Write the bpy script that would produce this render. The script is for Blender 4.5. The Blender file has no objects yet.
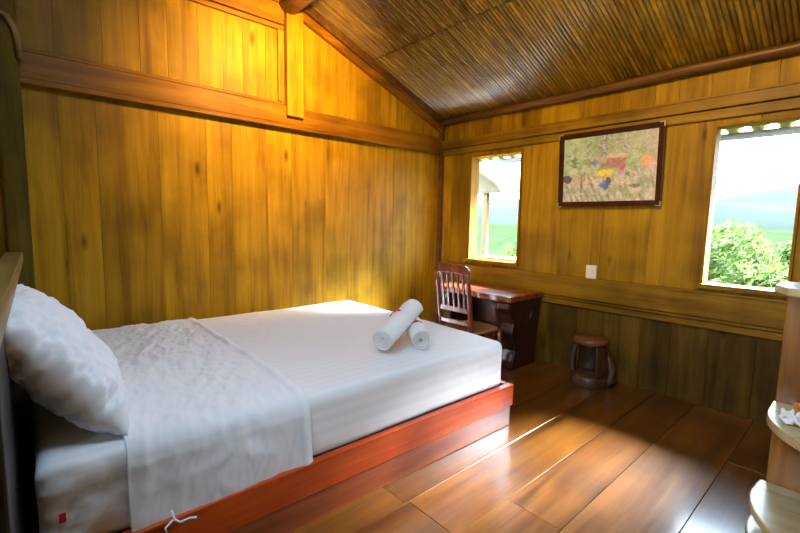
import bpy, bmesh, math, random
from mathutils import Vector, Matrix, noise
random.seed(7)
SC = bpy.context.scene
COL = SC.collection
PI = math.pi

# ------------------------------------------------------------------ helpers
class MB:
    """collects shapes and links them as ONE mesh object"""
    def __init__(s): s.v = []; s.f = []; s.sm = []
    def add(s, vs, fs, smooth=False):
        n = len(s.v); s.v += [tuple(v) for v in vs]
        s.f += [tuple(n + i for i in f) for f in fs]; s.sm += [smooth] * len(fs)
    def box(s, x0, x1, y0, y1, z0, z1, M=None):
        vs = [Vector((x, y, z)) for z in (z0, z1) for y in (y0, y1) for x in (x0, x1)]
        if M is not None: vs = [M @ v for v in vs]
        s.add(vs, [(0, 2, 3, 1), (4, 5, 7, 6), (0, 1, 5, 4), (2, 6, 7, 3), (0, 4, 6, 2), (1, 3, 7, 5)])
    def tube(s, pts, rad, n=12, caps=True):
        pts = [Vector(p) for p in pts]
        rr = rad if isinstance(rad, (list, tuple)) else [rad] * len(pts)
        up = Vector((0, 0, 1)); vs = []
        for i, p in enumerate(pts):
            t = (pts[min(i + 1, len(pts) - 1)] - pts[max(i - 1, 0)]).normalized()
            a = up.cross(t)
            if a.length < 1e-3: a = Vector((1, 0, 0)).cross(t)
            a.normalize(); b = t.cross(a)
            for k in range(n):
                q = 2 * PI * k / n
                vs.append(p + (a * math.cos(q) + b * math.sin(q)) * rr[i])
        fs = []
        for i in range(len(pts) - 1):
            for k in range(n):
                k2 = (k + 1) % n
                fs.append((i * n + k, i * n + k2, (i + 1) * n + k2, (i + 1) * n + k))
        s.add(vs, fs, True)
        if caps:
            m = len(s.v) - len(vs)
            s.f.append(tuple(m + k for k in reversed(range(n)))); s.sm.append(False)
            e = m + (len(pts) - 1) * n
            s.f.append(tuple(e + k for k in range(n))); s.sm.append(False)
    def prism(s, outline, z0, z1, M=None):
        """closed outline of (x, y) extruded from z0 to z1"""
        n = len(outline)
        vs = [Vector((x, y, z0)) for x, y in outline] + [Vector((x, y, z1)) for x, y in outline]
        if M is not None: vs = [M @ v for v in vs]
        fs = [tuple(reversed(range(n))), tuple(range(n, 2 * n))]
        fs += [(i, (i + 1) % n, n + (i + 1) % n, n + i) for i in range(n)]
        s.add(vs, fs)
    def lathe(s, prof, c=(0, 0, 0), n=28):
        vs = []
        for r, z in prof:
            for k in range(n):
                q = 2 * PI * k / n
                vs.append((c[0] + r * math.cos(q), c[1] + r * math.sin(q), c[2] + z))
        fs = [(i * n + k, i * n + (k + 1) % n, (i + 1) * n + (k + 1) % n, (i + 1) * n + k)
              for i in range(len(prof) - 1) for k in range(n)]
        fs.append(tuple(reversed(range(n)))); fs.append(tuple((len(prof) - 1) * n + k for k in range(n)))
        s.add(vs, fs, True)
        s.sm[-1] = s.sm[-2] = False
    def build(s, name, mat, parent=None, bevel=0, seg=2, sub=0):
        me = bpy.data.meshes.new(name); me.from_pydata(s.v, [], s.f)
        me.polygons.foreach_set('use_smooth', s.sm); me.update()
        bm = bmesh.new(); bm.from_mesh(me); bmesh.ops.recalc_face_normals(bm, faces=bm.faces); bm.to_mesh(me); bm.free()
        me.materials.append(mat)
        o = bpy.data.objects.new(name, me); COL.objects.link(o)
        if parent: o.parent = parent
        if bevel:
            b = o.modifiers.new('bevel', 'BEVEL'); b.width = bevel; b.segments = seg; b.limit_method = 'ANGLE'; b.angle_limit = math.radians(40)
        if sub:
            b = o.modifiers.new('sub', 'SUBSURF'); b.levels = sub; b.render_levels = sub
        return o

def tag(o, label=None, cat=None, group=None, kind=None):
    if label: o['label'] = label
    if cat: o['category'] = cat
    if group: o['group'] = group
    if kind: o['kind'] = kind
    return o
def empty(name, loc=(0, 0, 0), rz=0, label=None, cat=None, group=None, kind=None):
    o = bpy.data.objects.new(name, None); COL.objects.link(o); o.location = loc; o.rotation_euler = (0, 0, rz)
    o.empty_display_size = .1
    return tag(o, label, cat, group, kind)
def copy_tree(o, parent=None):
    c = o.copy(); COL.objects.link(c)
    if parent: c.parent = parent
    for ch in [q for q in bpy.data.objects if q.parent == o]: copy_tree(ch, c)
    return c
def box(name, m, dims, parent=None, bevel=.004, M=None):
    b = MB(); b.box(*dims, M=M); return b.build(name, m, parent, bevel)
def fbm(x, y, z=0, o=4):
    return noise.fractal(Vector((x, y, z)), 1.0, 2.0, o)

# ------------------------------------------------------------------ materials
def newmat(name):
    m = bpy.data.materials.new(name); m.use_nodes = True
    nt = m.node_tree; b = nt.nodes['Principled BSDF']
    return m, nt, b
def N(nt, t, **kw):
    n = nt.nodes.new(t)
    for k, v in kw.items():
        if k.startswith('i_'): n.inputs[int(k[2:])].default_value = v
        else: setattr(n, k, v)
    return n
def ramp(nt, stops):
    r = nt.nodes.new('ShaderNodeValToRGB'); e = r.color_ramp.elements
    e[0].position, e[0].color = stops[0][0], (*stops[0][1], 1)
    e[1].position, e[1].color = stops[-1][0], (*stops[-1][1], 1)
    for p, c in stops[1:-1]:
        q = e.new(p); q.color = (*c, 1)
    return r
def mixc(nt, blend, fac, a, b):
    m = nt.nodes.new('ShaderNodeMix'); m.data_type = 'RGBA'; m.blend_type = blend
    for sock, v in ((m.inputs[0], fac), (m.inputs[6], a), (m.inputs[7], b)):
        if isinstance(v, bpy.types.NodeSocket): nt.links.new(v, sock)
        elif isinstance(v, (int, float)): sock.default_value = v
        else: sock.default_value = (*v, 1)
    return m.outputs[2]
def math_(nt, op, a, b=None, clamp=False):
    m = nt.nodes.new('ShaderNodeMath'); m.operation = op; m.use_clamp = clamp
    for sock, v in ((m.inputs[0], a), (m.inputs[1], b)):
        if v is None: continue
        if isinstance(v, bpy.types.NodeSocket): nt.links.new(v, sock)
        else: sock.default_value = v
    return m.outputs[0]

def wood(name, dark, mid, light, axis='z', rough=.45, scale=1.0, bump=.25, var=.35, coat=0, knots=.5, stain=.5, spec=.5):
    m, nt, b = newmat(name); L = nt.links.new
    tc = N(nt, 'ShaderNodeTexCoord'); geo = N(nt, 'ShaderNodeNewGeometry')
    off = N(nt, 'ShaderNodeVectorMath', operation='SCALE'); 
    comb = N(nt, 'ShaderNodeCombineXYZ')
    rnd = geo.outputs['Random Per Island']
    for i, k in enumerate((37.0, 53.0, 91.0)): L(math_(nt, 'MULTIPLY', rnd, k), comb.inputs[i])
    add = N(nt, 'ShaderNodeVectorMath', operation='ADD'); L(tc.outputs['Object'], add.inputs[0]); L(comb.outputs[0], add.inputs[1])
    mp = N(nt, 'ShaderNodeMapping'); L(add.outputs[0], mp.inputs[0])
    s = {'x': (.6, 11, 11), 'y': (11, .6, 11), 'z': (11, 11, .6)}[axis]
    mp.inputs['Scale'].default_value = tuple(q * scale for q in s)
    n1 = N(nt, 'ShaderNodeTexNoise'); n1.inputs['Scale'].default_value = 1.3; n1.inputs['Detail'].default_value = 7; n1.inputs['Roughness'].default_value = .62
    n1.inputs['Distortion'].default_value = .6
    L(mp.outputs[0], n1.inputs['Vector'])
    r = ramp(nt, [(.28, dark), (.5, mid), (.72, light)]); L(n1.outputs['Fac'], r.inputs[0])
    # fine fibres
    mp2 = N(nt, 'ShaderNodeMapping'); L(add.outputs[0], mp2.inputs[0])
    s2 = {'x': (3, 90, 90), 'y': (90, 3, 90), 'z': (90, 90, 3)}[axis]; mp2.inputs['Scale'].default_value = s2
    n2 = N(nt, 'ShaderNodeTexNoise'); n2.inputs['Scale'].default_value = 1; n2.inputs['Detail'].default_value = 3; L(mp2.outputs[0], n2.inputs['Vector'])
    fib = math_(nt, 'MULTIPLY_ADD', n2.outputs['Fac'], .35); 
    fib.node.inputs[2].default_value = .82
    c = mixc(nt, 'MULTIPLY', 1.0, r.outputs[0], fib)
    # board to board tone
    tone = math_(nt, 'MULTIPLY_ADD', rnd, var); tone.node.inputs[2].default_value = 1 - var / 2
    c = mixc(nt, 'MULTIPLY', 1.0, c, tone)
    # worn stains
    n3 = N(nt, 'ShaderNodeTexNoise'); n3.inputs['Scale'].default_value = 2.1; n3.inputs['Detail'].default_value = 5; L(add.outputs[0], n3.inputs['Vector'])
    st = ramp(nt, [(.36, (1 - stain,) * 3), (.56, (1, 1, 1))]); L(n3.outputs['Fac'], st.inputs[0])
    c = mixc(nt, 'MULTIPLY', 1.0, c, st.outputs[0])
    if knots:
        mp3 = N(nt, 'ShaderNodeMapping'); L(add.outputs[0], mp3.inputs[0])
        mp3.inputs['Scale'].default_value = {'x': (1.5, 4.5, 4.5), 'y': (4.5, 1.5, 4.5), 'z': (4.5, 4.5, 1.5)}[axis]
        vo = N(nt, 'ShaderNodeTexVoronoi'); vo.inputs['Scale'].default_value = 1; L(mp3.outputs[0], vo.inputs['Vector'])
        kr = ramp(nt, [(.03, (.25, .16, .1)), (.11, (1, 1, 1))]); L(vo.outputs['Distance'], kr.inputs[0])
        c = mixc(nt, 'MULTIPLY', knots, c, kr.outputs[0])
    L(c, b.inputs['Base Color'])
    rr = math_(nt, 'MULTIPLY_ADD', n1.outputs['Fac'], .25); rr.node.inputs[2].default_value = rough - .12
    L(rr, b.inputs['Roughness'])
    b.inputs['Specular IOR Level'].default_value = spec
    b.inputs['Coat Weight'].default_value = coat; b.inputs['Coat Roughness'].default_value = .17 if name == 'floor_wood' else .12
    bp = N(nt, 'ShaderNodeBump'); bp.inputs['Strength'].default_value = bump; bp.inputs['Distance'].default_value = .004
    L(n2.outputs['Fac'], bp.inputs['Height']); L(bp.outputs[0], b.inputs['Normal'])
    return m
def plain(name, col, rough=.6, var=.12, scale=8, spec=.4, bump=0, metal=0):
    m, nt, b = newmat(name); L = nt.links.new
    tc = N(nt, 'ShaderNodeTexCoord'); n = N(nt, 'ShaderNodeTexNoise'); n.inputs['Scale'].default_value = scale; n.inputs['Detail'].default_value = 4
    if name in ('hillside_grass', 'wooded_hill', 'far_hill'): spec = 0
    L(tc.outputs['Object'], n.inputs['Vector'])
    r = ramp(nt, [(.3, tuple(q * (1 - var) for q in col)), (.7, tuple(min(1, q * (1 + var)) for q in col))])
    L(n.outputs['Fac'], r.inputs[0]); L(r.outputs[0], b.inputs['Base Color'])
    b.inputs['Roughness'].default_value = rough; b.inputs['Specular IOR Level'].default_value = spec; b.inputs['Metallic'].default_value = metal
    if bump:
        bp = N(nt, 'ShaderNodeBump'); bp.inputs['Strength'].default_value = bump; bp.inputs['Distance'].default_value = .003
        L(n.outputs['Fac'], bp.inputs['Height']); L(bp.outputs[0], b.inputs['Normal'])
    return m

M_wall = wood('wall_wood', (.20, .088, .003), (.36, .190, .005), (.47, .27, .009), 'z', .5, stain=.36, var=.24, knots=.9, spec=.18)
M_wains = wood('shaded_lower_wall_wood', (.045, .022, .003), (.10, .055, .005), (.15, .086, .008), 'z', .55, stain=.45, var=.4, knots=.8, spec=.15)  # greyish-brown boards, darkened further to hold the shade below the rail
M_wallx = wood('rail_wood', (.16, .07, .003), (.29, .15, .005), (.39, .22, .009), 'x', .45, stain=.38, var=.15, spec=.2)
M_wally = wood('beam_wood', (.13, .046, .002), (.24, .10, .004), (.34, .158, .007), 'y', .45, stain=.38, var=.15, spec=.2)
M_dark = wood('smoked_beam_wood', (.06, .022, .006), (.13, .055, .012), (.2, .09, .02), 'x', .45, stain=.4, var=.1)
M_post = wood('grey_post_wood', (.07, .048, .006), (.125, .088, .010), (.17, .122, .015), 'z', .6, stain=.3, var=.1, knots=0, spec=.1)
M_floor = wood('floor_wood', (.055, .014, .001), (.15, .045, .002), (.225, .080, .004), 'y', .32, stain=.4, var=.35, coat=1.0, bump=.12)
M_red = wood('red_bed_wood', (.30, .028, .004), (.54, .066, .006), (.66, .13, .012), 'y', .34, stain=.45, var=.3, coat=.1, bump=.12, spec=.3)
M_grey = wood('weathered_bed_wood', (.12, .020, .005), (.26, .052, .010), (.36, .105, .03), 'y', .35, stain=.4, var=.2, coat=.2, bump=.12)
M_head = wood('headboard_wood', (.14, .09, .02), (.28, .19, .05), (.38, .27, .08), 'x', .4, stain=.2, var=.1, knots=0)
M_headpanel = wood('headboard_panel_wood', (.006, .004, .003), (.012, .008, .006), (.02, .014, .01), 'x', .6, stain=.2, var=.1, knots=0)
M_desk = wood('red_desk_wood', (.13, .022, .008), (.27, .05, .015), (.38, .09, .03), 'x', .26, stain=.3, var=.15, coat=.5, knots=.3)
M_root = wood('dark_root_wood', (.012, .004, .003), (.032, .010, .006), (.06, .02, .010), 'z', .32, scale=.6, stain=.4, var=.1, coat=.3, knots=.6)
M_chair = wood('chair_wood', (.11, .022, .010), (.22, .045, .02), (.32, .08, .04), 'z', .25, stain=.25, var=.1, coat=.6, knots=0)
M_seat = wood('chair_seat_wood', (.25, .1, .04), (.42, .2, .09), (.52, .28, .14), 'y', .3, stain=.2, var=.1, coat=.3, knots=0)
M_stool = wood('stool_wood', (.028, .013, .004), (.07, .033, .010), (.12, .062, .018), 'z', .4, scale=.7, stain=.4, var=.2)
M_stooltop = wood('stool_top_wood', (.07, .026, .007), (.14, .055, .013), (.2, .085, .022), 'x', .35, scale=.7, stain=.3, var=.2)
M_shelf = wood('shelf_panel_wood', (.16, .05, .006), (.32, .115, .014), (.44, .18, .026), 'z', .35, stain=.35, var=.2, coat=.2)
M_shelftop = wood('pale_shelf_wood', (.36, .26, .11), (.52, .39, .18), (.62, .49, .26), 'x', .3, stain=.2, var=.1, coat=.25, knots=0, bump=.08)
M_frame = plain('picture_frame_lacquer', (.045, .014, .006), .25, .2, 20)
M_corner = plain('silver_corner_metal', (.5, .45, .38), .35, .1, 20, metal=.7)
M_plate = plain('ivory_plastic', (.78, .74, .62), .35, .03)
M_print = plain('red_print', (.55, .02, .02), .7, .15, 60)
M_tissue = plain('tissue_paper', (.85, .83, .78), .9, .05)
M_orange = plain('orange_lacquer', (.72, .28, .04), .35, .15)
M_towel = plain('white_terry', (.80, .79, .77), .95, .05, 120, spec=.1, bump=.8)
M_ledge = plain('pale_concrete', (.8, .8, .78), .8, .06)
M_void = plain('dark_gap', (.02, .012, .006), .8, .2)

def cloth(name, col, stripes=False, rough=.75, sc=18):
    m, nt, b = newmat(name); L = nt.links.new
    tc = N(nt, 'ShaderNodeTexCoord')
    b.inputs['Roughness'].default_value = rough; b.inputs['Specular IOR Level'].default_value = .25
    b.inputs['Sheen Weight'].default_value = .15
    n = N(nt, 'ShaderNodeTexNoise'); n.inputs['Scale'].default_value = sc; n.inputs['Detail'].default_value = 6; n.inputs['Distortion'].default_value = 1.2
    L(tc.outputs['Object'], n.inputs['Vector'])
    bp = N(nt, 'ShaderNodeBump'); bp.inputs['Strength'].default_value = .22; bp.inputs['Distance'].default_value = .006
    L(n.outputs['Fac'], bp.inputs['Height']); L(bp.outputs[0], b.inputs['Normal'])
    if stripes:
        sp = N(nt, 'ShaderNodeSeparateXYZ'); L(tc.outputs['Object'], sp.inputs[0])
        d = math_(nt, 'SUBTRACT', sp.outputs[0], sp.outputs[2])
        s = math_(nt, 'SINE', math_(nt, 'MULTIPLY', d, 2 * PI / .055))
        s = math_(nt, 'GREATER_THAN', s, .1)
        rr = math_(nt, 'MULTIPLY_ADD', s, -.25); rr.node.inputs[2].default_value = .75; L(rr, b.inputs['Roughness'])
        L(mixc(nt, 'MIX', s, col, tuple(q * .955 for q in col)), b.inputs['Base Color'])
    else: b.inputs['Base Color'].default_value = (*col, 1)
    return m
M_sheet = cloth('white_cotton', (.80, .81, .83))
M_pillow = cloth('white_pillow_cotton', (.80, .81, .83), sc=9)
M_satin = cloth('striped_satin_cotton', (.82, .82, .83), stripes=True)

# ------------------------------------------------------------------ camera
f_px, yaw, pitch, roll = 425.5, .8436, .1068, .0185
Cpos = Vector((3.406, -3.63, 1.30))
F = Vector((-math.sin(yaw) * math.cos(pitch), math.cos(yaw) * math.cos(pitch), -math.sin(pitch)))
R = Vector((math.cos(yaw), math.sin(yaw), 0)); U = R.cross(F)
R2 = math.cos(roll) * R + math.sin(roll) * U; U2 = -math.sin(roll) * R + math.cos(roll) * U
cd = bpy.data.cameras.new('camera'); cam = bpy.data.objects.new('camera', cd); COL.objects.link(cam)
cam.matrix_world = Matrix(((R2.x, U2.x, -F.x, Cpos.x), (R2.y, U2.y, -F.y, Cpos.y), (R2.z, U2.z, -F.z, Cpos.z), (0, 0, 0, 1)))
cd.lens = f_px / 800 * 36; cd.sensor_width = 36; cd.clip_start = .02; cd.clip_end = 500
SC.camera = cam

# ------------------------------------------------------------------ room shell
XD, YC = 3.95, -3.84          # right wall and head wall
SL = .378                     # slope of the roof
def ceil_z(y): return 2.43 + SL * min(-y, 2.7) - (max(0, -y - 2.7)) * .45
W1 = (.44, 1.065, .91, 1.995); W2 = (2.575, 3.055, .895, 1.997)
HOLES = [W1, W2]

def planks_B(b, z0, z1, y0, y1, seams, jitter=.0015, holes=()):
    for i in range(len(seams) - 1):
        xa, xb = seams[i] + .0006, seams[i + 1] - .0006
        dj = random.uniform(-jitter, jitter)
        segs = [(z0, z1)]
        for h in holes:
            if xb > h[0] + .001 and xa < h[1] - .001:
                segs = [s for s in ((z0, h[2]), (h[3], z1)) if s[1] - s[0] > .01]
        for s in segs: b.box(xa, xb, y0 + dj, y1, s[0], s[1])
def seams(lo, hi, wmin, wmax, must=()):
    ms = sorted([lo, hi] + [m for m in must if lo < m < hi]); out = [lo]
    for a, c in zip(ms[:-1], ms[1:]):
        w = random.uniform(wmin, wmax); k = max(1, round((c - a) / w))
        out += [a + (c - a) * (j + (random.uniform(-.15, .15) if j < k else 0)) / k for j in range(1, k + 1)]
    return out
# wall with the windows (y = 0 is its room face)
b = MB(); bw_ = MB()
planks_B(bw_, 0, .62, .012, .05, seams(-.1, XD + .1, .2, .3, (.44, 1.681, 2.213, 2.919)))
planks_B(b, .62, .84, .012, .05, [-.1, 2, XD + .1])
planks_B(b, .84, 2.10, .006, .05, seams(-.1, XD + .1, .24, .36, (W1[0], W1[1], 1.466, 1.848, 2.211, W2[0], W2[1])), holes=HOLES)
planks_B(b, 2.10, 2.60, .010, .05, seams(-.1, XD + .1, .12, .22))
o = b.build('wall_back', M_wall, bevel=.001, seg=1); tag(o, kind='structure')
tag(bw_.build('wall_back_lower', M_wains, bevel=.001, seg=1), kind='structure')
b = MB()   # outer skin behind the planks, holes left open
for x0, x1, z0, z1 in ((-.15, W1[0], -.1, 2.6), (W1[1], W2[0], -.1, 2.6), (W2[1], XD + .15, -.1, 2.6), (W1[0], W1[1], -.1, W1[2]), (W1[0], W1[1], W1[3], 2.6), (W2[0], W2[1], -.1, W2[2]), (W2[0], W2[1], W2[3], 2.6)):
    b.box(x0, x1, .052, .10, z0, z1)
tag(b.build('wall_outer', M_void), kind='structure')
n = 0
def trim(m, dims, bevel=.006, M=None):
    global n; n += 1
    return tag(box(f'trim_{n}', m, dims, None, bevel, M), kind='structure')
def seg_x(x0, x1, y0, y1, z0, z1, m=None, bevel=.006): return trim(m or M_wallx, (x0, x1, y0, y1, z0, z1), bevel)
seg_x(0, XD, -.035, .012, .655, .84)                      # broad rail under the windows
seg_x(0, XD, -.043, .012, .826, .842, bevel=.004)         # its ledge
seg_x(0, XD, -.022, .012, .628, .652, bevel=.006)         # thin moulding
seg_x(0, XD, -.010, .012, .575, .622, bevel=.004)
seg_x(0, XD, -.030, .012, 2.105, 2.190)                   # beam above the windows
seg_x(0, XD, -.036, .012, 2.178, 2.196, bevel=.004)
seg_x(0, XD, -.016, .012, 2.035, 2.098, bevel=.004)
# round edge pole under the ceiling
b = MB(); b.tube([(x, -.03 + .004 * math.sin(x * 5), 2.395 + .004 * math.sin(x * 3)) for x in [i * .2 for i in range(0, 21)]], .036, 14)
n += 1; tag(b.build(f'trim_{n}', M_dark), kind='structure')

# wall along the bed (x = 0 is its room face)
def planks_A(b, z0, z1, sm, x=0, jit=.0015, top=None):
    for a, c in zip(sm[:-1], sm[1:]):
        dj = random.uniform(-jit, jit); ya, yb = a + .0006, c - .0006
        if top is None: b.box(x - .05, x + dj - .004, ya, yb, z0, z1)
        else:
            za, zb = top(ya), top(yb)
            vs = [(x - .05, ya, z0), (x + dj - .004, ya, z0), (x - .05, yb, z0), (x + dj - .004, yb, z0), (x - .05, ya, za), (x + dj - .004, ya, za), (x - .05, yb, zb), (x + dj - .004, yb, zb)]
            b.add(vs, [(0, 2, 3, 1), (4, 5, 7, 6), (0, 1, 5, 4), (2, 6, 7, 3), (0, 4, 6, 2), (1, 3, 7, 5)])
b = MB()
planks_A(b, 0, 2.12, seams(-4.0, .0, .20, .36, (-3.234, -2.559, -2.37, -1.279, -.458)))
planks_A(b, 2.12, 0, seams(-4.0, .0, .16, .30, (-2.595, -2.42)), top=lambda y: ceil_z(y) + .02)
o = b.build('wall_left', M_wall, bevel=.001, seg=1); tag(o, kind='structure')
trim(M_wally, (-.02, .030, -3.9, -.0, 2.085, 2.235))                # long rail across the wall
trim(M_wally, (-.02, .044, -3.9, -.0, 2.052, 2.084), .006)
trim(M_wally, (-.02, .020, -3.9, -1.93, 2.236, 2.262), .006)
# panel moulding and upper beam left of the short post
trim(M_wally, (-.02, .040, -3.9, -1.935, 2.865, 3.02), .008)
trim(M_wally, (-.02, .050, -3.9, -1.935, 3.022, 3.05), .006)
trim(M_wally, (-.02, .024, -3.9, -1.935, 2.825, 2.862), .008)
trim(M_wall, (-.02, .024, -1.985, -1.945, 2.262, 2.825), .008)
trim(M_wall, (-.02, .060, -1.925, -1.775, 2.15, 3.0), .008)          # short post under the purlin
# bare rafter following the slope
ang = math.atan(SL)
def rafter(m, x0, x1, dz0, dz1, ya=-.02, yb=-1.80):
    vs = []
    for y in (ya, yb):
        z = 2.43 + SL * (-y)
        vs += [(x0, y, z + dz0), (x1, y, z + dz0), (x0, y, z + dz1), (x1, y, z + dz1)]
    b = MB(); b.add(vs, [(0, 1, 3, 2), (4, 6, 7, 5), (0, 4, 5, 1), (2, 3, 7, 6), (0, 2, 6, 4), (1, 5, 7, 3)])
    global n; n += 1
    return tag(b.build(f'trim_{n}', m, bevel=.006), kind='structure')
rafter(M_wally, -.02, .040, -.145, -.075)
rafter(M_dark, -.02, .060, -.070, .01)
trim(M_dark, (-.0, .045, -.045, .006, 0, 2.43), .006)                 # corner post
trim(M_post, (-.0, .075, -3.695, -3.585, 0, 2.62), .010)               # post by the bed head
# crooked pale brace at the top of that post
b = MB(); b.tube([(.10, -3.70, 2.36), (.10, -3.66, 2.40), (.10, -3.625, 2.385), (.10, -3.595, 2.33), (.10, -3.583, 2.26), (.09, -3.585, 2.17)], [.014, .017, .018, .018, .018, .015], 8)
n += 1; tag(b.build(f'trim_{n}', M_head), kind='structure')

# head wall (behind the bed head and the camera) with an unseen window added for fill light; plain right wall
W3 = (2.95, 3.55, 1.15, 2.10)   # x0, x1, z0, z1
b = MB(); sm = seams(-.1, XD + .1, .18, .3, W3[:2])
for a, c in zip(sm[:-1], sm[1:]):
    inside = c > W3[0] + .001 and a < W3[1] - .001
    for z0, z1 in (((0, W3[2]), (W3[3], 3.4)) if inside else ((0, 3.4),)): b.box(a + .001, c - .001, YC - .05, YC, z0, z1)
tag(b.build('wall_front', M_wall, bevel=.001, seg=1), kind='structure')
b = MB(); sm = seams(-4.0, .1, .2, .3)
for a, c in zip(sm[:-1], sm[1:]): b.box(XD, XD + .05, a + .001, c - .001, 0, 3.4)
tag(b.build('wall_right', M_wall, bevel=.001, seg=1), kind='structure')
b = MB()
b.box(-.11, -.052, -4.0, .05, -.1, 3.55); b.box(XD + .052, XD + .10, -4.0, .05, -.1, 3.55)
for x0, x1, z0, z1 in ((-.1, W3[0], -.1, 3.55), (W3[1], XD + .1, -.1, 3.55), (W3[0], W3[1], -.1, W3[2]), (W3[0], W3[1], W3[3], 3.55)): b.box(x0, x1, YC - .11, YC - .052, z0, z1)
tag(b.build('wall_outer_side', M_void), kind='structure')

# ceiling of split bamboo running down the slope
b = MB(); x = -.05; w = .030
while x < XD + .1:
    for (ya, yb) in ((.05, -1.02), (-1.02, -2.7)):
        r = w * .5 * random.uniform(.94, 1.0); dz = random.uniform(-.003, .003)
        cx = x + w / 2 + random.uniform(-.001, .001)
        vs = []
        for y in (ya - random.uniform(0, .01), yb):
            z = 2.43 + SL * (-y) + dz + (.006 if ya < 0 else 0)
            for k in range(8):
                q = PI * k / 7
                vs.append((cx - r * math.cos(q), y, z + .010 - r * .80 * math.sin(q)))
        b.add(vs, [(k, k + 1, 9 + k, 8 + k) for k in range(7)], True)
    x += w
M_bam = wood('smoked_bamboo', (.15, .08, .006), (.31, .19, .016), (.46, .30, .038), 'y', .34, stain=.5, var=.5, coat=.35, bump=.15, knots=.6)
tag(b.build('ceiling', M_bam), kind='structure')
FILL_OPENING = (1.75, 2.65, -3.50, -2.95)    # unseen roof opening added to bring daylight onto the bed: x0, x1, y0, y1
def rz(y): return (2.2 + (1.15 - y) * .30 / 1.10) if y > .05 else (2.50 + (.05 - y) * 1.0 / 2.75 if y > -2.7 else 3.50 - (-2.7 - y) * .70 / 1.60)
b = MB()
def roof_piece(x0, x1, ya, yb):
    vs = [(x, y, rz(y) + d) for d in (0, .05) for (x, y) in ((x0, ya), (x1, ya), (x1, yb), (x0, yb))]
    b.add(vs, [(0, 1, 2, 3), (7, 6, 5, 4), (0, 4, 5, 1), (1, 5, 6, 2), (2, 6, 7, 3), (3, 7, 4, 0)])
roof_piece(-.3, XD + .3, 1.15, .05); roof_piece(-.3, XD + .3, .05, -2.7); roof_piece(-.3, XD + .3, -2.7, FILL_OPENING[3])
roof_piece(-.3, FILL_OPENING[0], FILL_OPENING[3], FILL_OPENING[2]); roof_piece(FILL_OPENING[1], XD + .3, FILL_OPENING[3], FILL_OPENING[2]); roof_piece(-.3, XD + .3, FILL_OPENING[2], -4.3)
tag(b.build('ceiling_roof', M_dark), kind='structure')

# purlin log
b = MB(); b.tube([(-.03 + i * .3, -1.90 + .006 * math.sin(i), 3.035 + .004 * math.sin(i * 2)) for i in range(14)], [.085 + .004 * math.sin(i * 1.7) for i in range(14)], 18)
n += 1; tag(b.build(f'trim_{n}', M_dark), kind='structure')

# floor boards along y
b = MB()
xs = [-.1, .22, .52, .85, 1.16, 1.47, 1.78, 2.06, 2.349, 2.614, 2.952, 3.25, 3.56, 3.86, 4.1]
for i, (a, c) in enumerate(zip(xs[:-1], xs[1:])):
    y = -4.0
    first = {8: -1.98, 9: -2.02, 7: -2.35}.get(i, -4 + random.uniform(.6, 2.2))
    ys = [-4.0, first] ; 
    while ys[-1] < .06: ys.append(min(.06, ys[-1] + random.uniform(1.6, 2.6)))
    for ya, yb in zip(ys[:-1], ys[1:]):
        b.box(a + .0012, c - .0012, ya + .001, yb - .001, -.03, random.uniform(-.0008, .0008))
tag(b.build('floor', M_floor, bevel=.0015, seg=1), kind='structure')
tag(box('floor_base', M_void, (-.2, XD + .2, YC - .1, .1, -.10, -.031), bevel=0), kind='structure')

# windows: openings with jambs, head, sill
M_jamb = wood('window_jamb_wood', (.20, .08, .003), (.32, .145, .006), (.40, .20, .012), 'z', .6, stain=.2, var=.1, knots=0, spec=.1)
def window(name, w, ledge=False):
    e = empty(name, ((w[0] + w[1]) / 2, 0, w[2]), kind='structure')
    M = Matrix.Translation((-(w[0] + w[1]) / 2, 0, -w[2])); b = MB(); t = .016
    b.box(w[0] - .0, w[0] + t, -.012, .12, w[2], w[3], M); b.box(w[1] - t, w[1], -.012, .12, w[2], w[3], M)
    b.box(w[0] + t, w[1] - t, -.012, .12, w[3] - t, w[3], M)
    b.build('window_frame', M_jamb, e, .003)
    b = MB(); b.box(w[0] - .01, w[1] + .01, -.03, .13, w[2] - .035, w[2], M); b.build('window_sill', M_jamb if ledge else M_wallx, e, .005)
    if ledge:
        b = MB(); b.box(w[0] + .02, w[1] + .15, .14, .36, w[2] - .06, w[2] + .02, M); b.build('outer_ledge', M_ledge, e, .006)
    return e
window('window_1', W1, True); window('window_2', W2)
e = empty('fill_window', ((W3[0] + W3[1]) / 2, YC, W3[2]), kind='structure'); b = MB(); hw_ = (W3[1] - W3[0]) / 2; hh_ = W3[3] - W3[2]  # added behind the camera as a fill light opening, never in view
b.box(-hw_, -hw_ + .016, -.12, .012, 0, hh_); b.box(hw_ - .016, hw_, -.12, .012, 0, hh_); b.box(-hw_ + .016, hw_ - .016, -.12, .012, hh_ - .016, hh_); b.box(-hw_, hw_, -.13, .03, -.03, 0)
b.build('window_frame', M_jamb, e, .003)

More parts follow.
